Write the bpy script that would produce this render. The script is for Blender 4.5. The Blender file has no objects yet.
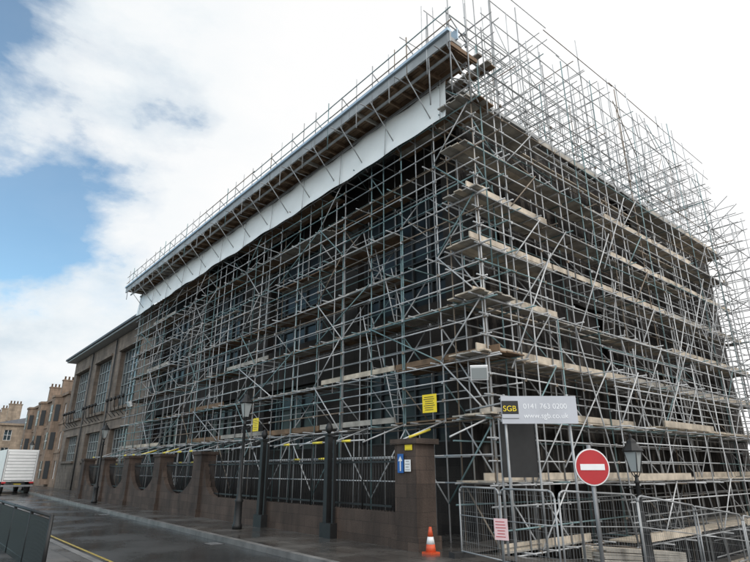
import bpy, math, random
from mathutils import Vector, Matrix
random.seed(11)
R=random.random
def U(a,b): return a+(b-a)*random.random()
scene=bpy.context.scene
scene.view_settings.view_transform='Standard'
scene.view_settings.look='None'
scene.view_settings.exposure=0
COL=scene.collection

# ---------------------------------------------------------------- materials
def nmat(name):
    m=bpy.data.materials.new(name); m.use_nodes=True
    nt=m.node_tree; b=nt.nodes['Principled BSDF']
    return m,nt,b
def ramp(nt,fac,stops):
    r=nt.nodes.new('ShaderNodeValToRGB')
    el=r.color_ramp.elements
    while len(el)>1: el.remove(el[-1])
    el[0].position=stops[0][0]; el[0].color=(*stops[0][1],1)
    for p,c in stops[1:]:
        e=el.new(p); e.color=(*c,1)
    nt.links.new(fac,r.inputs[0]); return r
def noise(nt,scale,detail=5,vec=None,rough=.55):
    n=nt.nodes.new('ShaderNodeTexNoise'); n.inputs['Scale'].default_value=scale
    n.inputs['Detail'].default_value=detail; n.inputs['Roughness'].default_value=rough
    if vec is None:
        tc=nt.nodes.new('ShaderNodeTexCoord'); vec=tc.outputs['Object']
    nt.links.new(vec,n.inputs['Vector']); return n
def bump(nt,b,h,st=.3,dist=.02):
    bp=nt.nodes.new('ShaderNodeBump'); bp.inputs['Strength'].default_value=st; bp.inputs['Distance'].default_value=dist
    nt.links.new(h,bp.inputs['Height']); nt.links.new(bp.outputs[0],b.inputs['Normal'])
def simple(name,c,rough=.6,metal=0,var=.25,scale=3,bmp=0):
    m,nt,b=nmat(name)
    n=noise(nt,scale,6)
    lo=tuple(x*(1-var) for x in c); hi=tuple(min(1,x*(1+var)) for x in c)
    r=ramp(nt,n.outputs['Fac'],[(.3,lo),(.7,hi)])
    nt.links.new(r.outputs[0],b.inputs['Base Color'])
    b.inputs['Roughness'].default_value=rough; b.inputs['Metallic'].default_value=metal
    if bmp: bump(nt,b,n.outputs['Fac'],bmp)
    return m
def stone(name,c,var=.3,course=.32,mortar=.65,streak=.5):
    m,nt,b=nmat(name)
    tc=nt.nodes.new('ShaderNodeTexCoord'); sp=nt.nodes.new('ShaderNodeSeparateXYZ'); nt.links.new(tc.outputs['Object'],sp.inputs[0])
    ad=nt.nodes.new('ShaderNodeMath'); ad.operation='ADD'; nt.links.new(sp.outputs[0],ad.inputs[0]); nt.links.new(sp.outputs[1],ad.inputs[1])
    cb=nt.nodes.new('ShaderNodeCombineXYZ'); nt.links.new(ad.outputs[0],cb.inputs[0]); nt.links.new(sp.outputs[2],cb.inputs[1])
    br=nt.nodes.new('ShaderNodeTexBrick'); nt.links.new(cb.outputs[0],br.inputs['Vector'])
    br.inputs['Scale'].default_value=1; br.inputs['Brick Width'].default_value=course*2.2; br.inputs['Row Height'].default_value=course
    br.inputs['Mortar Size'].default_value=.008; br.inputs['Mortar Smooth'].default_value=.3
    br.inputs['Color1'].default_value=(*[x*(1-var*.5) for x in c],1)
    br.inputs['Color2'].default_value=(*[x*(1+var*.5) for x in c],1)
    br.inputs['Mortar'].default_value=(*[x*mortar for x in c],1)
    cb2=nt.nodes.new('ShaderNodeCombineXYZ'); nt.links.new(ad.outputs[0],cb2.inputs[0])
    ml=nt.nodes.new('ShaderNodeMath'); ml.operation='MULTIPLY'; ml.inputs[1].default_value=.22; nt.links.new(sp.outputs[2],ml.inputs[0]); nt.links.new(ml.outputs[0],cb2.inputs[1])
    n=noise(nt,1.3,8,cb2.outputs[0],.65)
    r=ramp(nt,n.outputs['Fac'],[(.3,(1-streak,)*3),(.65,(1.1,1.1,1.1))])
    mx=nt.nodes.new('ShaderNodeMixRGB'); mx.blend_type='MULTIPLY'; mx.inputs[0].default_value=1
    nt.links.new(br.outputs['Color'],mx.inputs[1]); nt.links.new(r.outputs[0],mx.inputs[2])
    nt.links.new(mx.outputs[0],b.inputs['Base Color']); b.inputs['Roughness'].default_value=.85
    n2=noise(nt,25,5)
    bump(nt,b,n2.outputs['Fac'],.5,.025)
    return m
M={}
M['galv']=simple('galvanised_tube',(.31,.32,.325),.55,.2,.4,1.7)
M['galv2']=simple('bright_galvanised_tube',(.47,.48,.485),.55,.2,.3,1.3)
M['teal']=simple('teal_painted_tube',(.15,.235,.245),.6,.1,.4,1.5)
M['rust']=simple('weathered_tube',(.19,.155,.12),.7,.2,.4,2)
M['yellow']=simple('yellow_foam',(.72,.60,.07),.6,0,.2,4)
M['board']=simple('scaffold_board',(.46,.40,.32),.8,0,.4,2.2)
M['board2']=simple('grey_scaffold_board',(.31,.29,.255),.8,0,.4,2.6)
M['boardd']=simple('brown_timber',(.15,.095,.055),.8,0,.4,2.3)
M['white_sheet']=simple('white_sheeting',(.88,.91,.90),.45,0,.04,1.2,.25)
M['fascia']=simple('pale_blue_metal',(.44,.55,.64),.45,.2,.2,1.5)
M['fascia2']=simple('grey_fascia',(.34,.35,.35),.55,.2,.25,1.2)
M['black']=simple('black_paint',(.011,.0115,.012),.55,0,.3,6)
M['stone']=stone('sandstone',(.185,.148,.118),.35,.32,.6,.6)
M['stone_dark']=stone('sooty_shaded_sandstone',(.027,.022,.019),.5,.32,.6,.7)  # soot and shadow are both put into this near-black stone colour
M['stone_wall']=stone('boundary_sandstone',(.076,.053,.041),.45,.3,.55,.7)
M['tenement']=stone('tenement_sandstone',(.255,.185,.135),.3,.35,.7,.5)
M['tenement2']=stone('pale_sandstone',(.30,.24,.18),.3,.35,.7,.5)
M['slate']=simple('slate',(.07,.075,.085),.6,0,.3,3)
M['white']=simple('white_paint',(.75,.76,.76),.4,0,.06,3)
M['frame']=simple('dark_frame',(.04,.043,.045),.5,0,.2,4)
M['pframe']=simple('pale_frame',(.24,.26,.26),.5,0,.2,4)
M['red']=simple('sign_red',(.42,.015,.02),.4,0,.08,4)
M['orange']=simple('orange_plastic',(.62,.09,.03),.5,0,.2,4)
M['blue']=simple('sign_blue',(.01,.10,.36),.4,0,.08,4)
M['grey']=simple('grey_metal',(.25,.26,.27),.5,.4,.15,4)
M['tyre']=simple('rubber',(.02,.02,.02),.8,0,.2,9)
M['silver']=simple('silver_banner',(.44,.46,.50),.45,.2,.10,1.0)
M['txt']=simple('banner_lettering',(.80,.82,.84),.5,0,.03,1)
M['notice']=simple('notice_yellow',(.82,.63,.02),.5,0,.06,4)
M['pink']=simple('notice_pink',(.78,.55,.56),.5,0,.06,4)
m,nt,b=nmat('window_glass'); n=noise(nt,.45,3)
r=ramp(nt,n.outputs['Fac'],[(.35,(.012,.018,.022)),(.7,(.06,.09,.105))]); nt.links.new(r.outputs[0],b.inputs['Base Color'])
b.inputs['Roughness'].default_value=.08; b.inputs['Specular IOR Level'].default_value=.7; M['glass']=m
m,nt,b=nmat('dark_glass'); b.inputs['Base Color'].default_value=(.012,.016,.019,1); b.inputs['Roughness'].default_value=.3; b.inputs['Specular IOR Level'].default_value=.3; M['dglass']=m
m,nt,b=nmat('lantern_glass'); b.inputs['Base Color'].default_value=(.35,.38,.38,1); b.inputs['Roughness'].default_value=.15; M['lglass']=m
m,nt,b=nmat('dark_debris_netting')
tc=nt.nodes.new('ShaderNodeTexCoord'); mp=nt.nodes.new('ShaderNodeMapping'); nt.links.new(tc.outputs['Object'],mp.inputs[0])
mp.inputs['Rotation'].default_value=(math.radians(35),0,0); mp.inputs['Scale'].default_value=(1,3.5,.6)
n=noise(nt,1.1,9,mp.outputs[0],.7)
r=ramp(nt,n.outputs['Fac'],[(.34,(.010,.009,.009)),(.52,(.027,.025,.024)),(.70,(.13,.115,.10))])
nt.links.new(r.outputs[0],b.inputs['Base Color']); b.inputs['Roughness'].default_value=.9; b.inputs['Specular IOR Level'].default_value=.15; bump(nt,b,n.outputs['Fac'],.6,.1); M['net']=m
# wet asphalt
m,nt,b=nmat('wet_asphalt')
n1=noise(nt,.45,8); n2=noise(nt,60,3)
r=ramp(nt,n1.outputs['Fac'],[(.3,(.024,.025,.026)),(.7,(.060,.060,.060))])
mx=nt.nodes.new('ShaderNodeMixRGB'); mx.blend_type='MULTIPLY'; mx.inputs[0].default_value=.6
r2=ramp(nt,n2.outputs['Fac'],[(.3,(.55,.55,.55)),(.7,(1.2,1.2,1.2))])
nt.links.new(r.outputs[0],mx.inputs[1]); nt.links.new(r2.outputs[0],mx.inputs[2]); nt.links.new(mx.outputs[0],b.inputs['Base Color'])
rr=ramp(nt,n1.outputs['Fac'],[(.42,(.10,.10,.10)),(.60,(.38,.38,.38))]); nt.links.new(rr.outputs[0],b.inputs['Roughness'])
bump(nt,b,n2.outputs['Fac'],.2,.006); M['asphalt']=m
m,nt,b=nmat('wet_paving')
br=nt.nodes.new('ShaderNodeTexBrick'); tc=nt.nodes.new('ShaderNodeTexCoord'); nt.links.new(tc.outputs['Object'],br.inputs['Vector'])
br.inputs['Scale'].default_value=1; br.inputs['Brick Width'].default_value=.9; br.inputs['Row Height'].default_value=.6; br.inputs['Mortar Size'].default_value=.01
br.inputs['Color1'].default_value=(.065,.06,.056,1); br.inputs['Color2'].default_value=(.105,.098,.09,1); br.inputs['Mortar'].default_value=(.03,.03,.03,1)
n1=noise(nt,.8,6); mx=nt.nodes.new('ShaderNodeMixRGB'); mx.blend_type='MULTIPLY'; mx.inputs[0].default_value=.8
r=ramp(nt,n1.outputs['Fac'],[(.3,(.5,.5,.5)),(.7,(1.15,1.15,1.15))]); nt.links.new(br.outputs[0],mx.inputs[1]); nt.links.new(r.outputs[0],mx.inputs[2])
nt.links.new(mx.outputs[0],b.inputs['Base Color'])
rr=ramp(nt,n1.outputs['Fac'],[(.40,(.12,.12,.12)),(.62,(.5,.5,.5))]); nt.links.new(rr.outputs[0],b.inputs['Roughness']); M['paving']=m
M['kerb']=simple('granite_kerb',(.15,.147,.143),.55,0,.4,2)
M['yline']=simple('yellow_road_paint',(.33,.25,.05),.5,0,.6,9)
M['ground']=simple('ground_asphalt',(.06,.06,.058),.6,0,.3,1)

# ---------------------------------------------------------------- mesh builder
def empty(name,loc=(0,0,0)):
    o=bpy.data.objects.new(name,None); COL.objects.link(o); o.location=loc; return o
class MB:
    def __init__(s): s.v=[]; s.f=[]; s.m=[]; s.ms=[]; s.sm=[]
    def mi(s,k):
        if k not in s.ms: s.ms.append(k)
        return s.ms.index(k)
    def quad(s,pts,k):
        n=len(s.v); s.v+= [tuple(p) for p in pts]; s.f.append(tuple(range(n,n+len(pts)))); s.m.append(s.mi(k)); s.sm.append(False)
    def tube(s,a,b,r=.021,k='galv',n=6,r2=None,caps=True):
        a=Vector(a); b=Vector(b); d=b-a
        if d.length<1e-4: return
        d.normalize(); up=Vector((0,0,1)) if abs(d.z)<.9 else Vector((1,0,0))
        x=d.cross(up).normalized(); y=d.cross(x)
        if r2 is None: r2=r
        i0=len(s.v); kk=s.mi(k)
        for p,rr in ((a,r),(b,r2)):
            for i in range(n):
                t=2*math.pi*i/n
                q=p+x*math.cos(t)*rr+y*math.sin(t)*rr; s.v.append((q.x,q.y,q.z))
        for i in range(n):
            j=(i+1)%n; s.f.append((i0+i,i0+n+i,i0+n+j,i0+j)); s.m.append(kk); s.sm.append(True)
        if caps:
            s.f.append(tuple(i0+i for i in range(n))); s.m.append(kk); s.sm.append(False)
            s.f.append(tuple(i0+n+i for i in reversed(range(n)))); s.m.append(kk); s.sm.append(False)
    def path(s,pts,r,k,n=6):
        for a,b in zip(pts,pts[1:]): s.tube(a,b,r,k,n)
    def box(s,c,d,k,ang=0,M3=None):
        c=Vector(c); hx,hy,hz=d[0]/2,d[1]/2,d[2]/2
        if M3 is None: M3=Matrix.Rotation(ang,3,'Z')
        i0=len(s.v); kk=s.mi(k)
        for sx,sy,sz in ((-1,-1,-1),(1,-1,-1),(1,1,-1),(-1,1,-1),(-1,-1,1),(1,-1,1),(1,1,1),(-1,1,1)):
            q=c+M3@Vector((sx*hx,sy*hy,sz*hz)); s.v.append((q.x,q.y,q.z))
        for f in ((0,3,2,1),(4,5,6,7),(0,1,5,4),(1,2,6,5),(2,3,7,6),(3,0,4,7)):
            s.f.append(tuple(i0+i for i in f)); s.m.append(kk); s.sm.append(False)
    def lathe(s,c,prof,k,n=12,rot=0,smooth=True):
        i0=len(s.v); kk=s.mi(k)
        for r,z in prof:
            for i in range(n):
                t=rot+2*math.pi*i/n; s.v.append((c[0]+r*math.cos(t),c[1]+r*math.sin(t),c[2]+z))
        for j in range(len(prof)-1):
            for i in range(n):
                a=i0+j*n+i; b=i0+j*n+(i+1)%n
                s.f.append((a,b,b+n,a+n)); s.m.append(kk); s.sm.append(smooth)
        s.f.append(tuple(i0+i for i in reversed(range(n)))); s.m.append(kk); s.sm.append(False)
        s.f.append(tuple(i0+(len(prof)-1)*n+i for i in range(n))); s.m.append(kk); s.sm.append(False)
    def extr(s,outline,axis_o,ux,uz,nrm,depth,k):
        o=Vector(axis_o); ux=Vector(ux); uz=Vector(uz); nrm=Vector(nrm)
        i0=len(s.v); n=len(outline); kk=s.mi(k)
        for dd in (0,depth):
            for u,z in outline:
                q=o+ux*u+uz*z+nrm*dd; s.v.append((q.x,q.y,q.z))
        s.f.append(tuple(i0+i for i in range(n))); s.m.append(kk); s.sm.append(False)
        s.f.append(tuple(i0+n+i for i in reversed(range(n)))); s.m.append(kk); s.sm.append(False)
        for i in range(n):
            j=(i+1)%n; s.f.append((i0+i,i0+n+i,i0+n+j,i0+j)); s.m.append(kk); s.sm.append(False)
    def obj(s,name,parent=None):
        me=bpy.data.meshes.new(name); me.from_pydata(s.v,[],s.f)
        for k in s.ms: me.materials.append(M[k])
        me.polygons.foreach_set('material_index',s.m)
        me.polygons.foreach_set('use_smooth',s.sm)
        me.update()
        o=bpy.data.objects.new(name,me); COL.objects.link(o)
        if parent: o.parent=parent
        return o

def g(x,y):
    if y<-1: return 0.0
    return -0.12*(min(y,60)+1)

# ---------------------------------------------------------------- ground, roads, pavements
gx=[-700,-300,-120,-60,-30,0,30,60,120,300,700]; gy=[-700,-300,-100,-40,-10,-1,20,40,60,100,300,700]
def grid(name,xs,ys,dz,k):
    b=MB()
    for i in range(len(xs)-1):
        for j in range(len(ys)-1):
            b.quad([(xs[i],ys[j],g(0,ys[j])+dz),(xs[i+1],ys[j],g(0,ys[j])+dz),(xs[i+1],ys[j+1],g(0,ys[j+1])+dz),(xs[i],ys[j+1],g(0,ys[j+1])+dz)],k)
    return b.obj(name)
grid('ground',gx,gy,-0.02,'ground')
def ky(x): return -4.0+(2.3-x)*0.0385 if x>-55 else -1.79
road=MB()
road.quad([(-160,-7.4,.0),(40,-7.4,0),(40,-1,0),(-160,-1,0)],'asphalt')
for y0,y1 in ((-1,20),(20,60)):
    road.quad([(2,y0,g(0,y0)),(11,y0,g(0,y0)),(11,y1,g(0,y1)),(2,y1,g(0,y1))],'asphalt')
road.obj('road')
pv=MB(); H=.12
xs=[-160,-55,-40,-30,-20,-10,-5,0]
for a,b in zip(xs,xs[1:]):
    pv.quad([(a,ky(a),H),(b,ky(b),H),(b,-1,H),(a,-1,H)],'paving')
    pv.quad([(a,-1,H),(b,-1,H),(b,1.6,H),(a,1.6,H)],'paving')
arc=[(2.3+2*math.sin(t),-2.0-2*math.cos(t)) for t in [i*math.pi/2/8 for i in range(9)]]
pl=[(0,ky(0))]+arc
for (xa,ya),(xb,yb) in zip(pl,pl[1:]):
    pv.quad([(xa,ya,H),(xb,yb,H),(xb,-1,H),(xa,-1,H)],'paving')
pv.quad([(0,-1,H),(4.3,-1,H),(4.3,60,g(0,60)+H),(0,60,g(0,60)+H)],'paving')
pv.obj('pavement')
kb=MB()
def kerbline(pts,side,k='kerb'):
    for (xa,ya,za),(xb,yb,zb) in zip(pts,pts[1:]):
        L=math.hypot(xb-xa,yb-ya); nseg=max(1,int(L/.9))
        dx,dy=(xb-xa)/L,(yb-ya)/L
        for i in range(nseg):
            t0=i/nseg; t1=(i+1)/nseg-.008/L
            A=Vector((xa+(xb-xa)*t0,ya+(yb-ya)*t0,za+(zb-za)*t0)); B=Vector((xa+(xb-xa)*t1,ya+(yb-ya)*t1,za+(zb-za)*t1))
            n=Vector((-dy,dx,0))*side*.15
            i0=len(kb.v); kk=kb.mi(k); up=Vector((0,0,H+.006)); dn=Vector((0,0,-.1))
            for q in (A+dn,B+dn,B+n+dn,A+n+dn,A+up,B+up,B+n+up,A+n+up): kb.v.append(tuple(q))
            for f in ((4,5,6,7),(0,1,5,4),(1,2,6,5),(2,3,7,6),(3,0,4,7)):
                kb.f.append(tuple(i0+q for q in f)); kb.m.append(kk); kb.sm.append(False)
kerbline([(-160,ky(-160),0),(-55,ky(-55),0),(0,ky(0),0)]+[(x,y,0) for x,y in arc]+[(4.3,-1,0),(4.3,60,g(0,60))],-1)
kerbline([(-160,-7.4,0),(40,-7.4,0)],-1)
kb.obj('kerb')
pn=MB(); pn.quad([(-160,-30,H),(40,-30,H),(40,-7.4,H),(-160,-7.4,H)],'paving'); pn.obj('pavement')
pe=MB(); pe.quad([(9.5,-1,.12),(13,-1,.12),(13,60,g(0,60)+.12),(9.5,60,g(0,60)+.12)],'paving'); pe.quad([(9.5,-1,-.1),(9.5,-1,.12),(9.5,60,g(0,60)+.12),(9.5,60,g(0,60)-.1)],'kerb'); pe.quad([(9.5,-1,.12),(9.5,-1,-.1),(13,-1,-.1),(13,-1,.12)],'kerb'); pe.obj('pavement')
yl=MB()
for y in (-7.2,-7.02):
    yl.quad([(-150,y-.035,.004),(7,y-.035,.004),(7,y+.035,.004),(-150,y+.035,.004)],'yline')
yl.obj('double_yellow_lines')
dr=MB()
for x,y in ((-6,-4.15),(-18,-3.7)):
    dr.box((x,y,.0),(.5,.4,.012),'tyre')
    for i in range(6): dr.box((x-.2+i*.08,y,.006),(.02,.34,.008),'grey')
dr.obj('drain_cover')

# ---------------------------------------------------------------- buildings
def wall(B,o,ud,nd,L,z0,z1,ops,depth,kw,kg='glass',kf='frame',nx=3,nz=4,bar=.05):
    o=Vector(o); ud=Vector(ud); nd=Vector(nd)
    us=sorted(set([0,L]+[q for a in ops for q in a[:2]])); zs=sorted(set([z0,z1]+[q for a in ops for q in a[2:4]]))
    P=lambda u,z,d=0: o+ud*u+Vector((0,0,z))-nd*d
    for i in range(len(us)-1):
        for j in range(len(zs)-1):
            uc=(us[i]+us[i+1])/2; zc=(zs[j]+zs[j+1])/2
            if any(a[0]<uc<a[1] and a[2]<zc<a[3] for a in ops): continue
            B.quad([P(us[i],zs[j]),P(us[i+1],zs[j]),P(us[i+1],zs[j+1]),P(us[i],zs[j+1])],kw)
    ang=math.atan2(ud.y,ud.x)
    for a in ops:
        u0,u1,a0,a1=a[:4]; nxx,nzz=(a[4],a[5]) if len(a)>5 else (nx,nz)
        B.quad([P(u0,a0),P(u0,a0,depth),P(u0,a1,depth),P(u0,a1)],kw)
        B.quad([P(u1,a0),P(u1,a1),P(u1,a1,depth),P(u1,a0,depth)],kw)
        B.quad([P(u0,a0),P(u1,a0),P(u1,a0,depth),P(u0,a0,depth)],kw)
        B.quad([P(u0,a1),P(u0,a1,depth),P(u1,a1,depth),P(u1,a1)],kw)
        B.quad([P(u0,a0,depth),P(u1,a0,depth),P(u1,a1,depth),P(u0,a1,depth)],kg)
        for i in range(nxx+1):
            u=u0+(u1-u0)*i/nxx; u=min(max(u,u0+bar/2),u1-bar/2)
            B.box(P(u,(a0+a1)/2,depth-.05),(bar,.08,a1-a0),kf,ang)
        for j in range(nzz+1):
            z=a0+(a1-a0)*j/nzz; z=min(max(z,a0+bar/2),a1-bar/2)
            B.box(P((u0+u1)/2,z,depth-.052),(u1-u0,.07,bar*.8),kf,ang)

art=empty('sandstone_art_school_building')
B=MB()
YW=1.5; XW=-56.5
L=-31-XW; o=(XW,YW,0)
ops=[]
WC=(-52.6,-44.8,-37.0)
for c in WC:
    u=c-XW
    ops.append((u-2.6,u+2.6,6.5,11.2,6,5)); ops.append((u-2.4,u+2.4,2.6,4.9,6,3))
wall(B,o,(1,0,0),(0,-1,0),L,-1,12.6,ops,.45,'stone',bar=.07,kf='pframe')
wall(B,(XW,YW+20,0),(0,-1,0),(-1,0,0),20,-8,12.6,[(3,5,6,9,2,3),(8,10,6,9,2,3),(14,16,6,9,2,3)],.3,'stone')
for c in WC:
    B.box((c,YW-.1,6.38),(5.6,.3,.22),'stone'); B.box((c,YW-.06,11.33),(5.6,.2,.2),'stone')
    B.box((c,YW-.08,2.5),(5.2,.24,.2),'stone')
    for i in range(-2,3):
        B.path([(c+i*1.05,YW-.02,5.7),(c+i*1.05,YW-.5,6.15),(c+i*1.05,YW-.62,6.9)],.028,'black')
        B.lathe((c+i*1.05,YW-.62,6.9),[(.02,0),(.12,.08),(.13,.2),(.05,.3)],'black',8)
B.box(((XW-31)/2,YW-.04,5.7),(L+.2,.14,.18),'stone')
for x in (-48.7,-40.9): B.tube((x,YW-.12,.1),(x,YW-.12,12.5),.06,'frame',8)
B.obj('west_wing_walls',art)
B=MB()
B.box(((XW-31)/2-.1,YW+4.2,12.78),(L+1.4,9.9,.16),'pframe'); B.box(((XW-31)/2-.1,YW+4.2,12.95),(L+1.6,10.2,.18),'slate')
B.extr([(XW-.5,13.04),(-31,13.04),(-31,14.2),(XW+2,14.2)],(0,YW+2,0),(1,0,0),(0,0,1),(0,1,0),8,'slate')
B.obj('eaves_and_roof',art)
B=MB()
ops=[]
for c in (-27,-19.5,-12,-5):
    u=c+31
    ops.append((u-2.3,u+2.3,7.0,11.4,5,5)); ops.append((u-2.2,u+2.2,2.6,5.2,5,3))
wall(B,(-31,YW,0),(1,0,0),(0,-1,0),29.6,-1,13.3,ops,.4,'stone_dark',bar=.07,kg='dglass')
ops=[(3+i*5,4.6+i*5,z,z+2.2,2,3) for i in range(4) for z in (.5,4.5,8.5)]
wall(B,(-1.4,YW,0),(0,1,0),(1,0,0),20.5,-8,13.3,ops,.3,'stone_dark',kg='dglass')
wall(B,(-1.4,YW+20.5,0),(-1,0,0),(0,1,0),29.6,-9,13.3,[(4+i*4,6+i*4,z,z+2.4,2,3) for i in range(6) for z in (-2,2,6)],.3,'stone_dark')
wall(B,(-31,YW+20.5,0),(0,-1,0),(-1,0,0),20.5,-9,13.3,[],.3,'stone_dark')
B.quad([(-31,YW,13.3),(-1.4,YW,13.3),(-1.4,YW+20.5,13.3),(-31,YW+20.5,13.3)],'slate')
B.quad([(XW,YW+20,12.6),(-31,YW+20,12.6),(-31,YW+20,-9),(XW,YW+20,-9)],'stone')
B.obj('main_block_walls',art)
B=MB()
for i in range(5): B.box((-30.8,-.1+.28*i*.6,.12+.16*i+.08),(2.6,1.6-.3*i,.16),'kerb')
B.obj('entrance_steps',art)

def tenement(name,x0,x1,y0,y1,zb,zt,kw,roof=2.2,fl=4,chim=2,faces='NE'):
    e=empty(name); B=MB()
    L=x1-x0; fh=(zt-max(zb,0)-.6)/fl
    def ops(L):
        n=max(2,int(L/2.6)); r=[]
        for i in range(n):
            u=L*(i+.5)/n
            for f in range(fl):
                z=max(zb,0)+.9+f*fh; r.append((u-.5,u+.5,z,z+fh*.6,2,2))
        return r
    wall(B,(x0,y0,0),(1,0,0),(0,-1,0),L,zb,zt,ops(L),.2,kw,kf='white')
    wall(B,(x1,y0,0),(0,1,0),(1,0,0),y1-y0,zb,zt,ops(y1-y0),.2,kw,kf='white')
    wall(B,(x1,y1,0),(-1,0,0),(0,1,0),L,zb,zt,[],.2,kw)
    wall(B,(x0,y1,0),(0,-1,0),(-1,0,0),y1-y0,zb,zt,ops(y1-y0),.2,kw,kf='white')
    B.box(((x0+x1)/2,(y0+y1)/2,zt+.1),(L+.5,y1-y0+.5,.3),kw)
    for f in range(1,fl): B.box(((x0+x1)/2,y0-.03,max(zb,0)+.55+f*fh),(L+.1,.14,.16),kw)
    nb=3 if L>20 else 2
    for q in range(nb):
        bx=x0+L*(q+.5)/nb
        B.extr([(-1.3,0),(-.8,-.8),(.8,-.8),(1.3,0)],(bx,y0,0.3),(1,0,0),(0,1,0),(0,0,1),zt-.4,kw)
        B.extr([(-1.4,0),(-.88,-.9),(.88,-.9),(1.4,0)],(bx,y0,zt-.1),(1,0,0),(0,1,0),(0,0,1),.25,kw)
        for f in range(fl):
            z=max(zb,0)+.9+f*fh+fh*.3
            B.box((bx,y0-.81,z),(1.1,.06,fh*.6),'dglass'); B.box((bx,y0-.83,z),(1.14,.05,.06),'white'); B.box((bx,y0-.83,z),(.05,.055,fh*.6),'white')
            B.box((bx+1.08,y0-.42,z),(.5,.06,fh*.6),'dglass',math.radians(58))
    B.obj('walls',e)
    Rf=MB(); a=.2; i=3.2
    v=[(x0-a,y0-a,zt+.26),(x1+a,y0-a,zt+.26),(x1+a,y1+a,zt+.26),(x0-a,y1+a,zt+.26)]
    ym=(y0+y1)/2; r0=(x0+i,ym,zt+.26+roof); r1=(x1-i,ym,zt+.26+roof)
    Rf.quad([v[0],v[1],r1,r0],'slate'); Rf.quad([v[1],v[2],r1],'slate'); Rf.quad([v[2],v[3],r0,r1],'slate'); Rf.quad([v[3],v[0],r0],'slate')
    for c in range(chim):
        cx=x0+L*(c+.5)/chim if chim>1 else x1-1.5
        cy=y0+2.2
        Rf.box((cx,cy,zt+roof+.2),(.8,1.8,2.6),kw)
        Rf.box((cx,cy,zt+roof+1.55),(.95,1.95,.14),kw)
        for q in range(4): Rf.lathe((cx,cy-.7+q*.45,zt+roof+1.6),[(.12,0),(.1,.4),(.13,.42),(.13,.48)],'boardd',8)
    Rf.obj('roof',e); return e
tenement('sandstone_tenement',-86,-60.5,2.2,14,-3,9.9,'tenement',1.6,3,3)
tenement('sandstone_tenement',-120,-94,-.5,14,-3,8.4,'tenement2',2,3,3)
tenement('pale_stone_terrace',-150,-125,-16,0,-2,7,'tenement2',2,3,3)
tenement('pale_stone_terrace',13.2,27,12,60,-9,7,'tenement',2,4,3)

# ---------------------------------------------------------------- boundary wall with piers and dips
bw=empty('boundary_wall_with_railings'); B=MB(); Rr=MB()
YB=-1.45; T=.38
piers=[-1.25,-7.3,-13.4,-18.0,-22.6,-27.2,-31.8]
for px in piers:
    if px==-7.3: continue
    B.box((px,YB,1.2),(.8 if px<-2 else .72,.62,2.4),'stone_wall'); B.box((px,YB,2.44),(.92,.74,.12),'stone_wall'); B.box((px,YB,.2),(.9,.72,.4),'stone_wall')
def bay(xa,xb,zl,zh,rad,right=True):
    n=28; top=[]
    def zf(x):
        d=min(abs(x-xa),abs(xb-x)) if right else abs(x-xa)
        return zl+(zh-zl)*(1-math.sqrt(max(0,1-(1-d/rad)**2))) if d<rad else zl
    for i in range(n+1):
        x=xa+(xb-xa)*i/n; top.append((x,zf(x)))
    out=[(xa,0)]+top+[(xb,0)]
    B.extr(out,(0,YB-T/2,0),(1,0,0),(0,0,1),(0,1,0),T,'stone_wall')
    x=xa+.08
    while x<xb:
        z=zf(x)
        if z<2.0: Rr.tube((x,YB,z-.05),(x,YB,2.15),.011,'black',4)
        x+=.115
    Rr.box(((xa+xb)/2,YB,2.0),(xb-xa,.04,.05),'black'); Rr.box(((xa+xb)/2,YB,zl+.12),((xb-xa)-rad*.7,.04,.05),'black')
bay(-13.0,-1.61,.85,2.1,1.3,False)
for a,b in zip(piers[2:],piers[3:]): bay(b+.4,a-.4,.85,2.25,1.9)
B.obj('stone_wall',bw)
for px in (-4.4,-8.1):
    Rr.box((px,YB-.28,1.35),(.16,.16,2.7),'black'); Rr.box((px+.28,YB-.28,1.35),(.07,.07,2.5),'black'); Rr.box((px,YB-.28,2.74),(.24,.24,.06),'black'); Rr.box((px+.1,YB-.28,.3),(.5,.26,.36),'black')
    Rr.lathe((px,YB-.28,2.76),[(.03,0),(.09,.08),(.11,.16),(.07,.26),(.01,.32)],'black',8)
for px in [-5.6,-6.8,-9.3,-10.6,-11.8,-3.2]:
    Rr.tube((px,YB-.02,.8),(px,YB-.02,2.75),.022,'black')
    for q in range(3):
        Rr.path([(px,YB-.02,2.35+.05*q),(px+(q-1)*.12,YB-.02,2.55),(px+(q-1)*.05,YB-.02,2.8)],.012,'black',4)
Rr.obj('iron_railings',bw)

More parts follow.
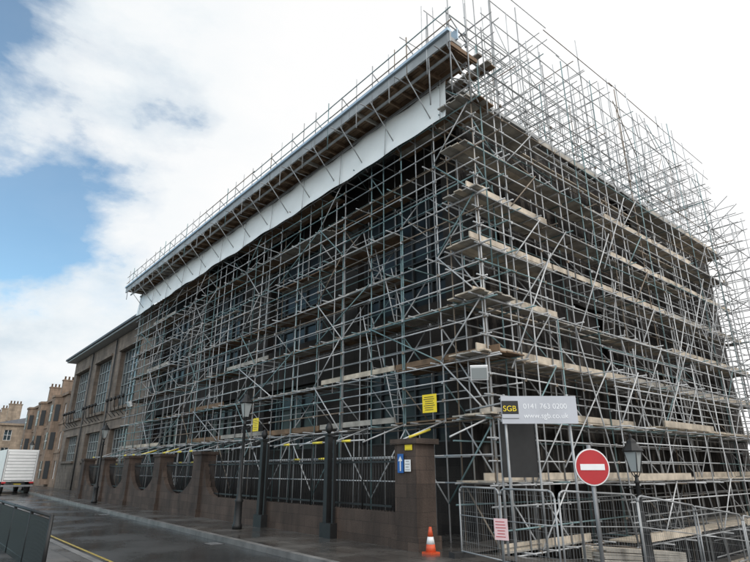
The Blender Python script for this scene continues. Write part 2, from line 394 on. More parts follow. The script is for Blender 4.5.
# ---------------------------------------------------------------- scaffolding
sc=empty('scaffolding')
S=MB()
def tk(pt=.3,pb=.35):
    r=R()
    if r<pt: return 'teal'
    if r<pt+pb: return 'galv2'
    if r>.92: return 'rust'
    return 'galv'
TR=.021
LZ=[3.05+1.53*k for k in range(8)]
def coupler(p): S.box(p,(.07,.08,.08),'rust' if R()<.4 else 'galv',U(0,1.5))
NX=[-1.55*i for i in range(20)]+[-30.3]
PT=.28
for layer,y in enumerate((0.0,1.12)):
    for i,x in enumerate(NX):
        S.tube((x+U(-.02,.02),y,-.1),(x+U(-.03,.03),y,13.3),TR,tk(PT,.35))
        if layer==0 and i%2==0: S.tube((x-.09,y+.02,-.05),(x-.08,y+.02,8+U(0,4)),TR,tk(PT,.35))
    for k,z in enumerate(LZ):
        x=.3
        while x>-30.5:
            L=min(6.3,x+30.9); S.tube((x+.15,y-.05+U(-.03,.03),z-.07+U(-.015,.015)),(x-L,y-.05+U(-.03,.03),z-.07+U(-.015,.015)),TR,tk(PT,.35)); x-=6.2
        if k<7:
            for dz in ((.5,.98) if layer==0 else (.9,)):
                x=.2
                while x>-30.5:
                    L=min(6.3,x+30.9); S.tube((x,y-.05,z+dz+U(-.03,.03)),(x-L,y-.05,z+dz+U(-.03,.03)),TR,tk(PT,.45)); x-=6.2
for i,x in enumerate(NX[:-1]):
    for yy in (.06,.6):
        if R()<.8:
            a=random.randint(0,4); z0=-.05 if R()<.5 else LZ[a]-.3; xx=x-.78+U(-.25,.25); S.tube((xx,yy,z0),(xx,yy,min(z0+U(5,11),13.2)),TR,tk(PT,.35))
for z in LZ:
    x=.0
    while x>-30.4:
        S.tube((x,-U(.08,.32),z-.02),(x,1.12+U(.1,.3),z-.02),TR,tk(.25,.4)); x-=.89
for x in NX:
    for z in LZ:
        if x>-20: coupler((x,-.03,z-.05))
        if x>-14: coupler((x,-.03,z+.5)); coupler((x,-.03,z+.98))
for i in range(0,len(NX)-2):
    for k in range(0,7):
        if i%4==0:
            if k%2==0: S.tube((NX[i],-.09,LZ[k]),(NX[i+1],-.09,LZ[k+1]),TR,tk(PT,.4))
            else: S.tube((NX[i+1],-.09,LZ[k]),(NX[i],-.09,LZ[k+1]),TR,tk(PT,.4))
        elif R()<.12: S.tube((NX[i+2],-.09,LZ[k]),(NX[i],-.09,LZ[k+1]),TR,tk(PT,.4))
        elif R()<.08: S.tube((NX[i],-.09,LZ[k]),(NX[i+2],-.09,LZ[k+1]),TR,tk(PT,.4))
        if R()<.3: S.tube((NX[i]-.05,0,LZ[k]),(NX[i]-.05,1.12,LZ[k+1]),TR,tk())
        if R()<.2: S.tube((NX[i]-.05,1.12,LZ[k]),(NX[i]-.05,0,LZ[k+1]-.5),TR,tk())
        if R()<.15: S.tube((NX[i],1.2,LZ[k]),(NX[i+1],1.2,LZ[k+1]),TR,tk())
for i in range(len(NX)-1):
    x=NX[i]
    S.tube((x,0,1.0),(NX[i+1],0,2.9),TR,tk(.2,.5)) if i%2 else S.tube((NX[i+1],0,1.0),(x,0,2.9),TR,tk(.2,.5))
    S.tube((x,-.1,2.15),(NX[i+1],-.1,2.15),TR,'galv2'); S.tube((x,1.1,2.15),(NX[i+1],1.1,2.15),TR,'galv2'); S.tube((x,-.1,1.5),(NX[i+1],-.1,1.5),TR,'galv2')
    S.tube((x,.55,.1),(x,.55,2.95),TR,'galv2')
    S.tube((x,-.1,3.0),(x,YB-.1,2.5),TR,tk(.2,.6))
    if x<-2: S.tube((x+.1,YB-.12,2.55),(NX[i+1]-.1,YB-.12,2.55),TR,'galv2')
    if R()<.5 and x<-2:
        a=x-U(.1,.9); S.tube((a,YB-.12,2.55),(a-U(.25,.5),YB-.12,2.55),.034,'yellow',8)
    if R()<.22: S.tube((x,-.6,2.78),(x,YB+.1,2.56),.034,'yellow',8)
    if R()<.35: S.tube((x-.7,-.1,2.15),(x-1.05,-.1,2.15),.034,'yellow',8)
D=MB()
def plank(a,b,w,t,k):
    a=Vector(a); b=Vector(b); d=b-a; L=d.length; d.normalize()
    s=d.cross(Vector((0,0,1))).normalized(); u=s.cross(d)
    m3=Matrix((d,s,u)).transposed(); D.box((a+b)/2,(L,w,t),k,M3=m3)
for k,z in enumerate(LZ):
    x=.35
    while x>-30.2:
        L=min(3.9,x+30.8)
        if R()<.75:
            for j in range(4):
                if R()<.88:
                    dz=U(-.01,.012); plank((x+U(-.06,.06),.16+j*.235,z+.025+dz),(x-L+U(-.06,.06),.16+j*.235,z+.025+dz+U(-.01,.01)),.222,.038,random.choice(['board2','boardd','boardd']))
        if R()<(.7 if k==0 else .28):
            D.box((x-L/2,.06,z+.13+U(-.01,.02)),(L-.03,.04,.16),random.choice(['board2','board2','board','boardd']))
        x-=3.95
for k in (0,1,2,4,6):
    z=LZ[k]+.035; xe=U(-.75,-.45)
    for j in range(2 if k!=2 else 3): plank((.2+U(-.1,.1),-.22-.2*(k==2)+j*.235+.03,z+U(0,.02)),(xe+U(-.15,.1),-.22-.2*(k==2)+j*.235+.03,z+U(0,.02)),.222,.04,'board' if R()<.6 else 'board2')
    S.tube((0,-.6,z-.06),(0,.4,z-.06),TR,'galv'); S.tube((-.6,-.5,z-.06),(-.6,.4,z-.06),TR,'galv')
# ---- east face
EY=[1.45*i for i in range(14)]
EZ=[-3.07,-1.54,-.01,1.52]+LZ
def topz(y,x): 
    return 17.0+1.3*math.sin(y*.9+x)+U(-.9,1.2)
for x in (0.0,-1.08):
    for i,y in enumerate(EY):
        S.tube((x+U(-.02,.02),y+U(-.03,.03),g(0,y)+.1),(x+U(-.03,.03),y+U(-.03,.03),topz(y,x) if i>0 else 14.6),TR,tk(.12,.5))
        for q in range(2):
            if R()<(.85 if x==0 else .3): 
                yy=y+.48*(q+1)+U(-.15,.15); z0=random.choice([g(0,y)+.1,2.5,4,7]); S.tube((x+.05-.3*q,yy,z0),(x+.05-.3*q,yy,min(z0+U(5,10),14.5)),TR,tk(.12,.5))
    for z in EZ:
        y=-.3
        if z<1: y=max(-.3,(-z/.12)-1.0)
        while y<19.6:
            L=min(6.3,20-y); S.tube((x+.05,y,z-.06+U(-.03,.03)),(x+.05,y+L,z-.06+U(-.03,.03)),TR,tk(.12,.55))
            for dz in ((.5,1.0) if x==0 else (1.0,)):
                if z<13: S.tube((x+.05,y,z+dz+U(-.04,.04)),(x+.05,y+L,z+dz+U(-.04,.04)),TR,tk(.12,.55))
            y+=6.2
for z in EZ:
    y=0 if z>=1 else max(0,(-z/.12)-.5)
    while y<19.8:
        S.tube((U(.1,.4),y,z-.02),(-1.15,y,z-.02),TR,tk(.12,.5)); y+=.88
for i in range(len(EY)-1):
    for k in range(len(EZ)-1):
        if EZ[k]<g(0,EY[i]): continue
        r=R()
        if i%5==1: S.tube((.1,EY[i],EZ[k]),(.1,EY[i+1],EZ[k+1]),TR,tk(.08,.6))
        elif r<.09: S.tube((.1,EY[i],EZ[k]),(.1,EY[i+1],EZ[k+1]),TR,tk(.08,.6))
        elif r<.13: S.tube((.1,EY[i+1],EZ[k]),(.1,EY[i],EZ[k+1]),TR,tk(.08,.6))
        if R()<.28: S.tube((0,EY[i]+.06,EZ[k]),(-1.08,EY[i]+.06,EZ[k+1]),TR,tk(.1,.5))
        if EY[i]<12: coupler((.03,EY[i],EZ[k]-.05)); coupler((.03,EY[i],EZ[k]+.5)); coupler((.03,EY[i],EZ[k]+1.0))
for q in range(9):
    y=1+q*1.9+U(-.5,.5); z=U(1,9.5); S.tube((.16,y,z),(.16,min(y+U(2.4,3.8),20),z+U(3,4.2)),TR,tk(.05,.7))
for i,y in enumerate(EY[3:],3):
    xo=1.0
    zt=4.6+ (i>9)*4+(i>11)*4
    S.tube((xo,y,g(0,y)+.1),(xo,y,zt+U(0,1)),TR,tk(.1,.6))
    for z in EZ:
        if g(0,y)<z<zt: S.tube((-.1,y,z-.1),(xo+.3,y,z-.1),TR,tk(.1,.6))
    if i%2: S.tube((xo+.05,y,g(0,y)+.4),(0,y,zt+1.5),TR,'galv')
for z in EZ:
    if z<4.6:
        y0=max(4.3,(-z/.12)-.5) if z<0 else 4.3
        S.tube((1.0,y0,z-.08),(1.0,11,z-.08),TR,'galv2'); S.tube((1.0,10.7,z-.08),(1.0,20,z-.08),TR,'galv')
        S.tube((1.0,y0,z+.5),(1.0,11,z+.5),TR,'galv'); S.tube((1.0,y0,z+1),(1.0,20,z+1),TR,'galv2')
    elif z<13: S.tube((1.0,15.5,z-.08),(1.0,19.8,z-.08),TR,'galv')
for i in range(3,13):
    for k in range(6):
        if EZ[k]>g(0,EY[i])+.2 and R()<.25: S.tube((1.05,EY[i],EZ[k]),(1.05,EY[i+1],EZ[k+1]),TR,'galv2' if R()<.5 else 'galv')
for x in (-1.08,0,1.0,2.0):
    zt={-1.08:16,0:16,1.0:14,2.0:10.5}[x]
    for y in (18.6,19.4,20.6): S.tube((x,y,g(0,y)+.1),(x+U(-.05,.05),y,zt+U(-.4,.8)),TR,tk(.1,.6))
for z in EZ:
    for y in (19.3,20.65):
        xe=2.2 if z<10 else 1.2
        S.tube((-1.2,y,z-.05),(xe,y,z-.05),TR,'galv'); S.tube((-1.2,y,z+.9),(xe,y,z+.9),TR,'galv2'); S.tube((-1.2,y,z+.45),(xe,y,z+.45),TR,'galv')
        S.tube((-1.1,y,z),(xe-.2,y,z+1.5),TR,'galv')
    for x in (0,1,2):
        if x<2 or z<10: S.tube((x,18.4,z-.1),(x,20.9,z-.1),TR,'galv')
for x in (0.0,-1.08,-2.4,-3.9):
    for z in [14.6,15.2,16.1,17.0,17.9]:
        y=.6+U(0,.8)
        while y<19.5:
            L=U(3,6)
            if R()<.72 or z<15: S.tube((x+.04,y,z+U(-.1,.1)),(x+.04,min(y+L,20.3),z+U(-.12,.12)),.018,tk(.05,.7))
            y+=L*.95
    for i in range(11):
        y=U(.5,19.5); z=U(13.5,16.3); S.tube((x,y,z),(x+U(-.2,.2),y+random.choice([-1,1])*U(1,1.9),z+U(1.2,2.2)),.018,tk(.05,.7))
    y=.5
    while y<20:
        S.tube((x+U(-.05,.05),y,13.4),(x+U(-.05,.05),y+U(-.05,.05),U(16,19.0)),.018,tk(.05,.6)); y+=U(.6,1.2)
for i in range(80):
    y=U(.5,19.5); z=random.choice([14.5,15.3,16.1,17.0]); S.tube((.3,y,z),(-4.2,y+U(-.15,.15),z+U(-.15,.15)),.018,tk(.05,.7))
YE=-1.2
for i in range(36):
    x=.3-i*.86
    S.tube((x,YE-.02,12.9 if i%2 else 13.3),(x+U(-.02,.02),YE-.02,14.75+U(-.1,.25)),.02,tk(.3,.3))
    if i%2==0:
        S.tube((x,0,12.0),(x,YE-.1,13.4),.02,'galv'); S.tube((x-.3,YE-.3,13.42),(x-.3,1.2,13.42),.02,'galv')
        S.tube((x,YE,14.6),(x,-.3,13.9),.02,'galv')
for dz in (14.15,14.6):
    x=.5
    while x>-29.8:
        S.tube((x,YE-.05,dz+U(-.03,.03)),(x-6.1,YE-.05,dz+U(-.03,.03)) if x>-24 else (-30.2,YE-.05,dz),.02,tk(.4,.3)); x-=6
for (x,y) in ((.35,-1.2),(.35,-.4),(.3,.4),(-.5,-1.2)):
    S.tube((x,y,11.8),(x,y,15+U(0,.6)),TR,'galv')
S.tube((.35,-1.3,14.5),(.35,1.5,14.5),TR,'galv'); S.tube((.35,-1.3,14.1),(.35,1.5,14.1),TR,'galv'); S.tube((.35,-1.2,12.2),(.1,.1,12.9),TR,'galv')
def ladder(a,b,s):
    a=Vector(a); b=Vector(b); s=Vector(s)*.2; S.tube(a-s,b-s,.02,'galv2'); S.tube(a+s,b+s,.02,'galv2'); n=int((b-a).length/.28)
    for i in range(1,n): p=a+(b-a)*i/n; S.tube(p-s,p+s,.012,'galv2',4)
for x,k in ((-3.6,0),(-4.6,1),(-3.6,2),(-4.6,3),(-17,1),(-18,2)): ladder((x,.3,LZ[k]),(x-.6,.3,LZ[k]+2.1),(0,1,0))
for y,k in ((7,4),(8,5),(7,6),(8,7),(7,8)): ladder((-.3,y,EZ[k]),(-.3,y+.7,EZ[k]+2.1),(1,0,0))
for k,z in enumerate(EZ[:-1]):
    y=-.4 if z>=1 else max(0,(-z/.12)-.3)
    while y<19.4:
        L=min(3.9,20-y)
        if R()<.88:
            for j in range(4):
                if R()<.9: 
                    dz=U(-.01,.012); plank((-.12-j*.235,y+U(-.06,.06),z+.025+dz),(-.12-j*.235,y+L+U(-.06,.06),z+.025+dz+U(-.01,.01)),.222,.038,random.choice(['board','board2','board2']))
        if R()<.8: D.box((-.05,y+L/2,z+.13+U(-.02,.03)),(.04,L-.04,.17),random.choice(['board','board','board','board2']))
        y+=3.95
for z,y0,y1 in ((1.52,4.4,19),(3.05,7,19),(-.01,4.4,18),(-1.54,10,19)):
    y=y0
    while y<y1:
        for j in range(3): plank((.3+j*.235,y,z+.02),(.3+j*.235,y+3.8,z+.02+U(-.01,.02)),.222,.038,'board')
        if R()<.6: D.box((1.08,y+1.9,z+.1),(.04,3.8,.19),'board')
        y+=3.9
for i in range(6): plank((1.5,1.0,g(0,1)+.25+i*.045),(1.6,4.8,g(0,4.8)+.3+i*.045),.225,.038,'board'); plank((1.8,1.0+U(-.1,.1),g(0,1)+.25+i*.045),(1.85,4.8,g(0,4.8)+.3+i*.045),.225,.038,'board2')
for i in range(10): S.tube((2.3+.05*i,2.6,g(0,2.6)+.2+.04*(i%2)),(2.3+.05*i,6.5+U(-.2,.4),g(0,6.5)+.2),TR,'galv2' if i%2 else 'rust')
S.obj('tubes_and_couplers',sc); D.obj('timber_boards',sc)
# ---- temporary roof
T_=MB()
T_.box((-15.6,9.9,13.72),(29.2,21.0,.14),'fascia2')
T_.box((-15.0,-.88,13.722),(30.6,.56,.137),'fascia2')
x=.4
while x>-30.2:
    L=min(2.4,x+30.3)
    T_.box((x-L/2,YE+.0,13.66+U(-.01,.01)),(L-.02,.06,.34),'fascia2'); T_.box((x-L/2,YE-.03,13.88),(L-.02,.16,.1),'fascia')
    T_.box((x-L/2,YE+.35,13.98+U(-.02,.02)),(L-.04,.05,.38),'fascia')
    x-=2.4
T_.obj('roof_deck_and_fascia',sc)
T2=MB()
for j in range(6):
    T2.box((-15,YE+.14+j*.21,13.6),(30.3,.19,.05),'boardd')
x=.3
while x>-30:
    T2.box((x,YE+.62,13.5),(.06,1.25,.14),'board2' if R()<.3 else 'boardd'); x-=.62
T2.box((-15,YE+.3,13.38),(30.3,.05,.09),'galv'); T2.box((-15,YE+.95,13.38),(30.3,.05,.09),'galv')
T2.obj('soffit_timbers',sc)
W=MB()
nx=120; nz=6
for i in range(nx+1):
    for j in range(nz+1):
        x=-.75-(29.5)*i/nx; z=11.98+1.37*j/nz
        y=-.30+.02*math.sin(i*1.05)*math.sin(j*1.3)+.02*math.sin(i*.35+j)+.1*j/nz
        if j==0: z+=.02*math.sin(i*.85)+.03*math.sin(i*.31)
        W.v.append((x,y,z))
for i in range(nx):
    for j in range(nz):
        a=i*(nz+1)+j; W.f.append((a,a+1,a+nz+2,a+nz+1)); W.m.append(W.mi('white_sheet')); W.sm.append(True)
for i in range(12): W.tube((-.9-i*2.6,-.38,11.9),(-.9-i*2.6,-.3,13.4),.015,'galv2')
W.obj('white_sheeting',sc)
N=MB(); ny=70; nz=50
for i in range(ny+1):
    for j in range(nz+1):
        y=.6+19.6*i/ny; z=-2+15.75*j/nz
        x=-1.2+.05*math.sin(i*1.1+.3*j)+.04*math.sin(j*.9-.5*i)
        if j==nz: z+=.12*math.sin(i*.8)
        N.v.append((x,y,z))
for i in range(ny):
    for j in range(nz):
        if (i//7+3*(j//6))%11==4 : continue
        a=i*(nz+1)+j; N.f.append((a,a+nz+1,a+nz+2,a+1)); N.m.append(N.mi('net')); N.sm.append(True)
N.obj('debris_netting',sc)

# ---------------------------------------------------------------- street furniture
def lamp(x,y,h,name='street_lamp'):
    e=empty(name); z0=g(x,y)+H; B=MB(); s=h/3.9
    B.lathe((x,y,z0),[(.15,0),(.15,.12),(.12,.16),(.11,.75),(.14,.8),(.09,.86),(.075,.95),(.065,1.0),(.052,2.0*s),(.043,h-.75),(.07,h-.72),(.04,h-.68),(.035,h-.56)],'black',14)
    B.tube((x-.3,y,z0+h-.86),(x+.3,y,z0+h-.86),.014,'black')
    for a in (-.3,.3): B.lathe((x+a,y,z0+h-.88),[(.022,0),(.03,.02),(.022,.045)],'black',8)
    B.lathe((x,y,z0+h),[(.2,-.08),(.23,-.06),(.2,0),(.11,.1),(.1,.16),(.05,.2),(.03,.22),(.035,.27),(.005,.33)],'black',8,rot=math.pi/8,smooth=False)
    for i in range(4):
        t=math.pi/4+i*math.pi/2
        B.path([(x+.04*math.cos(t),y+.04*math.sin(t),z0+h-.62),(x+.11*math.cos(t),y+.11*math.sin(t),z0+h-.5),(x+.2*math.cos(t),y+.2*math.sin(t),z0+h-.07)],.011,'black',4)
    B.obj('post_and_frame',e)
    G=MB(); G.lathe((x,y,z0+h),[(.1,-.5),(.185,-.08)],'lglass',4,rot=math.pi/4,smooth=False); G.obj('lantern_glass',e)
lamp(-7.85,-2.6,3.8); lamp(-25.5,-2.3,3.9); lamp(2.4,1.9,2.5); lamp(-50,-2.1,3.9)

F=Vector((-.763,.647,0)); Rt=Vector((.647,.763,0))
def disc(B,c,nrm,r,t,k,n=32):
    nrm=Vector(nrm).normalized(); B.tube(Vector(c)-nrm*t/2,Vector(c)+nrm*t/2,r,k,n)
def text(body,c,ang,size,k,parent,name):
    cu=bpy.data.curves.new(name,'FONT'); cu.body=body; cu.size=size; cu.extrude=.002; cu.align_x='LEFT'
    cu.materials.append(M[k]); o=bpy.data.objects.new(name,cu); COL.objects.link(o); o.location=c; o.rotation_euler=(math.pi/2,0,ang); o.parent=parent
e=empty('no_entry_sign'); B=MB(); c=Vector((3.28,-1.54,1.85)); nd=Vector((.80,-.6,0))
ud=Vector((.6,.8,0))
B.tube((c.x,c.y,.1),(c.x,c.y,2.22),.034,'grey',12); B.lathe((c.x,c.y,.1),[(.07,0),(.07,.03),(.04,.06)],'grey')
cc=c+nd*.05; disc(B,cc,nd,.31,.012,'grey'); disc(B,cc+nd*.008,nd,.305,.006,'white'); disc(B,cc+nd*.013,nd,.285,.006,'red')
B.box(cc+nd*.019,(.43,.006,.1),'white',math.atan2(ud.y,ud.x))
B.obj('sign_disc_and_post',e)
e=empty('banner_sign'); B=MB(); c=Vector((1.91,-.88,2.98)); ud=Vector((.647,.763,0)); a=math.atan2(ud.y,ud.x); nd=Vector((.763,-.647,0))
B.box(c,(1.56,.03,.56),'silver',a)
B.box(c-ud*.6+nd*.018,(.34,.006,.36),'black',a); B.box(c-ud*.6+nd*.022+Vector((0,0,-.13)),(.34,.006,.08),'silver',a)
for s in (-.7,.62): 
    p=c+ud*s-nd*.05; B.tube((p.x,p.y,.1),(p.x,p.y,3.3),.026,'galv',8)
    B.tube(p+Vector((0,0,.15)),(0.02,p.y+.4,3.1),.022,'galv')
for s in (-.25,.25):
    q=c-nd*.04+Vector((0,0,s*.9)); B.tube(q-ud*.8,q+ud*.8,.02,'galv')
B.obj('board_and_posts',e)
text('SGB',c-ud*.75+nd*.024+Vector((0,0,-.03)),a,.16,'notice',e,'logo_text')
text('0141 763 0200',c-ud*.33+nd*.018+Vector((0,0,.02)),a,.15,'txt',e,'phone_text')
text('www.sgb.co.uk',c-ud*.33+nd*.018+Vector((0,0,-.17)),a,.15,'txt',e,'web_text')
e=empty('black_site_notice_board'); B=MB(); c=Vector((1.0,-.42,2.25)); a2=a+.15
B.box(c,(.8,.03,1.2),'black',a2); B.box(c+Vector((0,0,.615)),(.84,.05,.03),'grey',a2)
B.tube((c.x-.3,c.y-.25,.1),(c.x-.3,c.y-.25,2.9),.025,'galv'); B.tube((c.x+.25,c.y+.35,.1),(c.x+.25,c.y+.35,2.9),.025,'galv'); B.obj('panel',e)
def notice(name,c,w,h,nd,k,lines=4,ink='black'):
    e=empty(name); B=MB(); nd=Vector(nd).normalized(); ud=Vector((-nd.y,nd.x,0)); a=math.atan2(ud.y,ud.x); c=Vector(c)
    B.box(c,(w,.012,h),k,a)
    for i in range(lines):
        B.box(c+nd*.008+Vector((0,0,h*(.35-.7*i/max(1,lines-1))))+ud*w*U(-.05,.02),(w*U(.5,.8),.003,h*.035),ink,a)
    B.obj('board',e); return e
notice('yellow_warning_sign',(-1.45,-.68,3.42),.46,.46,(.1,-1,0),'notice',7)
notice('yellow_warning_sign',(-11.5,-.3,3.5),.45,.5,(0,-1,0),'notice',6)
notice('yellow_warning_sign',(-1.1,YB-.33,2.3),.24,.12,(0,-1,0),'notice',2)
notice('blue_one_way_sign',(-1.36,YB-.35,1.95),.2,.42,(0,-1,0),'blue',0)
o=MB(); c0=Vector((-1.36,YB-.358,1.95)); o.box(c0+Vector((0,0,-.05)),(.035,.003,.24),'white'); o.extr([(-.07,.05),(.07,.05),(0,.16)],c0,(1,0,0),(0,0,1),(0,-1,0),.004,'white')
ob=o.obj('arrow'); ob.parent=bpy.data.objects['blue_one_way_sign']
notice('white_parking_sign',(-1.12,YB-.35,1.9),.2,.26,(0,-1,0),'white',4)
notice('pink_notice_sign',(1.7,-2.13,.78),.26,.36,(.3,-1,0),'pink',6,'red')
def flood(c,a):
    e=empty('site_floodlight'); B=MB(); c=Vector(c); m3=Matrix.Rotation(a,3,'Z')@Matrix.Rotation(math.radians(22),3,'X')
    B.box(c,(.42,.14,.34),'white',M3=m3); B.box(c+m3@Vector((0,-.08,0)),(.36,.02,.27),'lglass',M3=m3); B.box(c+m3@Vector((0,.1,0)),(.3,.08,.2),'grey',M3=m3)
    B.path([c+m3@Vector((-.24,0,0)),c+m3@Vector((-.24,.2,-.1)),c+m3@Vector((.24,.2,-.1)),c+m3@Vector((.24,0,0))],.012,'grey')
    B.tube(c+m3@Vector((0,.2,-.1)),c+m3@Vector((0,.55,-.1)),.02,'galv'); B.obj('housing',e)
flood((.13,-.55,4.02),math.radians(40)); flood((-28.7,-.3,5.8),0)
def cone(x,y,s=.8):
    e=empty('traffic_cone'); B=MB(); z=g(x,y)+H
    B.box((x,y,z+.02),(.34*s,.34*s,.04),'orange'); B.lathe((x,y,z+.03),[(.14*s,0),(.115*s,.2*s)],'orange',20); B.lathe((x,y,z+.03+.2*s),[(.115*s,0),(.08*s,.18*s)],'white',20); B.lathe((x,y,z+.03+.38*s),[(.08*s,0),(.035*s,.24*s)],'orange',20); B.obj('cone_body',e)
cone(-.5,-1.75)
def fence(p0,p1,h=1.35):
    B=MB(); a=Vector((*p0,g(*p0)+H)); b=Vector((*p1,g(*p1)+H)); d=(b-a); L=d.length; d.normalize(); up=Vector((0,0,1)); rr=.12
    pts=[a,a+up*(h-rr),a+d*rr*.3+up*(h-rr*.3),a+d*rr+up*h,b-d*rr+up*h,b-d*rr*.3+up*(h-rr*.3),b+up*(h-rr),b]
    B.path(pts,.018,'galv',8); B.tube(a+up*.12,b+up*.12,.014,'galv'); B.tube(a+up*.8,b+up*.8,.011,'galv')
    n=int(L/.075)
    for i in range(1,n): B.tube(a+d*L*i/n+up*.12,a+d*L*i/n+up*(h-.02),.0022,'galv',3,caps=False)
    for j in range(1,7): B.tube(a+up*(.12+j*.19),b+up*(.12+j*.19),.002,'galv',3,caps=False)
    for p in (a,b): B.box(p+up*.05,(.5,.22,.1),'tyre',math.atan2(d.y,d.x)+1.57)
    B.obj('mesh_fence_panel')
fence((.25,-1.6),(1.6,-2.0)); fence((1.66,-2.05),(2.95,-2.25)); fence((3.0,-2.2),(3.3,-.1)); fence((3.27,.0),(3.45,2.1)); fence((3.38,2.15),(3.5,4.4)); fence((3.5,4.5),(3.35,6.9)); fence((3.4,7),(3.2,9.4))
B=MB(); y=-8.65; zt=1.06; xe=-2.65
B.tube((xe,y,zt),(-9.5,y,zt),.03,'black',8); B.tube((xe,y,.22),(-9.5,y,.22),.022,'black',8); B.tube((xe,y,zt-.12),(-9.5,y,zt-.12),.018,'black',8)
x=xe
while x>-9.5:
    B.box((x,y,.55),(.04,.04,.9),'black'); x-=.07
for x in (xe,-4.5,-6.5,-8.5): B.tube((x,y,.1),(x,y,zt+.03),.034,'black',8)
B.obj('pedestrian_guard_rail')
# ---------------------------------------------------------------- lorry (rear towards camera)
e=empty('box_lorry'); B=MB(); lx,ly=-45.2,-3.3; w=2.3
B.box((lx-3.0,ly,2.15),(6.0,w,2.45),'white')
B.box((lx+.015,ly,2.1),(.04,w-.3,2.2),'pframe')
for i in range(9): B.box((lx+.04,ly,1.15+i*.24),(.02,w-.34,.2),'white')
B.box((lx-3,ly,.86),(6.2,.9,.16),'black'); B.box((lx+.05,ly,.62),(.12,w-.1,.14),'grey')
for s in (-1,1):
    B.box((lx+.04,ly+s*.95,.86),(.06,.3,.12),'red'); B.box((lx+.03,ly+s*1.12,2.15),(.06,.05,2.4),'grey')
    for xx in (-1.3,-6.9):
        B.tube((lx+xx,ly+s*1.08,.45),(lx+xx,ly+s*.78,.45),.45,'tyre',22); B.tube((lx+xx,ly+s*1.095,.45),(lx+xx,ly+s*1.06,.45),.2,'grey',14)
    B.box((lx-3.8,ly+s*1.0,.6),(3,.05,.4),'grey')
    B.box((lx-7.8,ly+s*1.2,1.9),(.08,.14,.4),'black')
B.box((lx+.06,ly,.78),(.02,.5,.12),'notice')
B.extr([(-6.1,.5),(-8.0,.5),(-8.05,1.3),(-7.7,2.35),(-6.3,2.5),(-6.1,2.5)],(lx,ly-1.08,0),(1,0,0),(0,0,1),(0,1,0),2.16,'white')
B.box((lx-7.0,ly,1.8),(.9,2.2,.55),'dglass'); B.box((lx-7.98,ly,.7),(.2,2.1,.3),'grey')
B.obj('body',e)

# ---------------------------------------------------------------- light, sky
sunv=Vector((.72,.25,.85)).normalized()
el=math.asin(sunv.z); az=math.atan2(sunv.x,sunv.y)
wd=bpy.data.worlds.new('World'); scene.world=wd; wd.use_nodes=True; nt=wd.node_tree
for n in list(nt.nodes): nt.nodes.remove(n)
out=nt.nodes.new('ShaderNodeOutputWorld'); sky=nt.nodes.new('ShaderNodeTexSky'); sky.sky_type='NISHITA'; sky.sun_disc=False
sky.sun_elevation=el; sky.sun_rotation=az; sky.air_density=1.0; sky.dust_density=.3; sky.ozone_density=1
tint=nt.nodes.new('ShaderNodeMixRGB'); tint.blend_type='MULTIPLY'; tint.inputs[0].default_value=1; tint.inputs[2].default_value=(.95,1.22,1.2,1); nt.links.new(sky.outputs[0],tint.inputs[1])
b1=nt.nodes.new('ShaderNodeBackground'); b1.inputs[1].default_value=.15; nt.links.new(tint.outputs[0],b1.inputs[0])
tc=nt.nodes.new('ShaderNodeTexCoord'); sp=nt.nodes.new('ShaderNodeSeparateXYZ'); nt.links.new(tc.outputs['Generated'],sp.inputs[0])
def math_(op,a,b=None,clamp=False):
    m=nt.nodes.new('ShaderNodeMath'); m.operation=op; m.use_clamp=clamp
    for i,v in enumerate((a,b)):
        if v is None: continue
        if isinstance(v,(int,float)): m.inputs[i].default_value=v
        else: nt.links.new(v,m.inputs[i])
    return m.outputs[0]
zz=math_('ADD',math_('MAXIMUM',sp.outputs[2],0),.7)
cb=nt.nodes.new('ShaderNodeCombineXYZ'); nt.links.new(math_('DIVIDE',sp.outputs[0],zz),cb.inputs[0]); nt.links.new(math_('DIVIDE',sp.outputs[1],zz),cb.inputs[1]); nt.links.new(math_('MULTIPLY',sp.outputs[2],1.3),cb.inputs[2])
n1=noise(nt,2.1,14,cb.outputs[0],.56); n1.inputs['Distortion'].default_value=.1
dt=nt.nodes.new('ShaderNodeVectorMath'); dt.operation='DOT_PRODUCT'; nt.links.new(tc.outputs['Generated'],dt.inputs[0]); dt.inputs[1].default_value=(.647,.763,0)
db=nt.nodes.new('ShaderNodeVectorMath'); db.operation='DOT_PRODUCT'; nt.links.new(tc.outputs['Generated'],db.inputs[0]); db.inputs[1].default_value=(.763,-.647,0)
back=math_('MAXIMUM',math_('ADD',db.outputs['Value'],.25),0)  # unseen sky behind the camera, clouded and brightened to light the north side
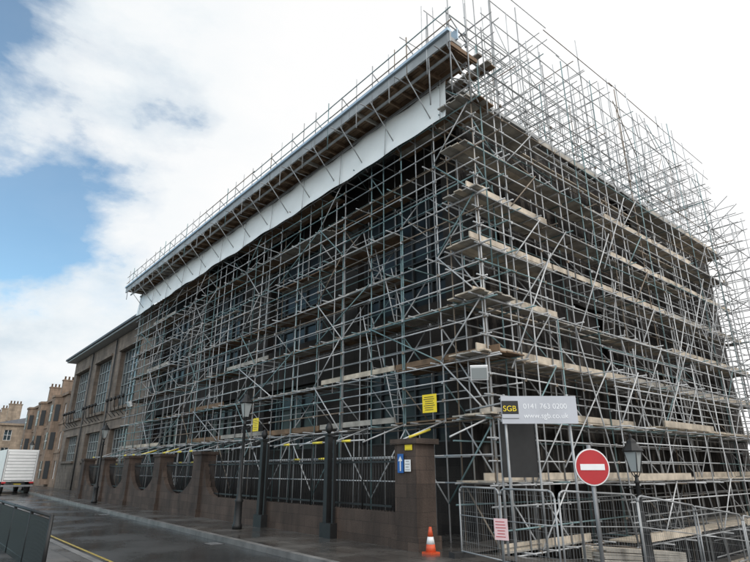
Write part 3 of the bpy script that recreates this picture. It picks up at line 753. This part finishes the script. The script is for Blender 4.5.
bias=math_('MULTIPLY',math_('ADD',dt.outputs['Value'],.455),.75)
low=math_('MULTIPLY',math_('MAXIMUM',math_('SUBTRACT',.34,sp.outputs[2]),0),.55)  # more cloud toward the horizon
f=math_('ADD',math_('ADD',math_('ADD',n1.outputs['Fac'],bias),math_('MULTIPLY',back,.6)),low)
msk=ramp(nt,f,[(.425,(0.12,)*3),(.455,(.45,)*3),(.485,(.85,)*3),(.53,(1,)*3)])
n2=noise(nt,4.0,12,cb.outputs[0],.6)
cc=ramp(nt,math_('ADD',n2.outputs['Fac'],math_('MULTIPLY',bias,1.3)),[(.30,(.70,.79,.86)),(.42,(.84,.90,.94)),(.55,(.94,.965,.98)),(.8,(1,1,1))])
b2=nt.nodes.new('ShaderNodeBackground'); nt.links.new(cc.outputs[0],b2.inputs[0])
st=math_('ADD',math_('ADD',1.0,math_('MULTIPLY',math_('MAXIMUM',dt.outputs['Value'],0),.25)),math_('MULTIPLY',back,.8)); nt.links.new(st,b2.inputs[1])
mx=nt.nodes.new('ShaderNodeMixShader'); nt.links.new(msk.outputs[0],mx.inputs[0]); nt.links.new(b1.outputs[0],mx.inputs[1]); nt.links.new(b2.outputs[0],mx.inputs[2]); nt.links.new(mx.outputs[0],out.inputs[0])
sl=bpy.data.lights.new('sun','SUN'); sl.energy=1.1; sl.angle=math.radians(14); sl.color=(1,.96,.9)
so=bpy.data.objects.new('sun',sl); COL.objects.link(so); so.rotation_euler=(-sunv).to_track_quat('-Z','Y').to_euler()

# ---------------------------------------------------------------- camera
cam=bpy.data.cameras.new('camera'); co=bpy.data.objects.new('camera',cam); COL.objects.link(co)
cam.sensor_width=36; cam.lens=25.92; cam.clip_end=3000; cam.clip_start=.05
co.location=(8.53,-10.82,1.8)
p=math.radians(19.3); yaw=math.radians(.5)
f0=Vector((-.763,.647,0)); f0.rotate(Matrix.Rotation(yaw,3,'Z'))
d=Vector((f0.x*math.cos(p),f0.y*math.cos(p),math.sin(p)))
co.rotation_euler=d.to_track_quat('-Z','Y').to_euler()
scene.camera=co
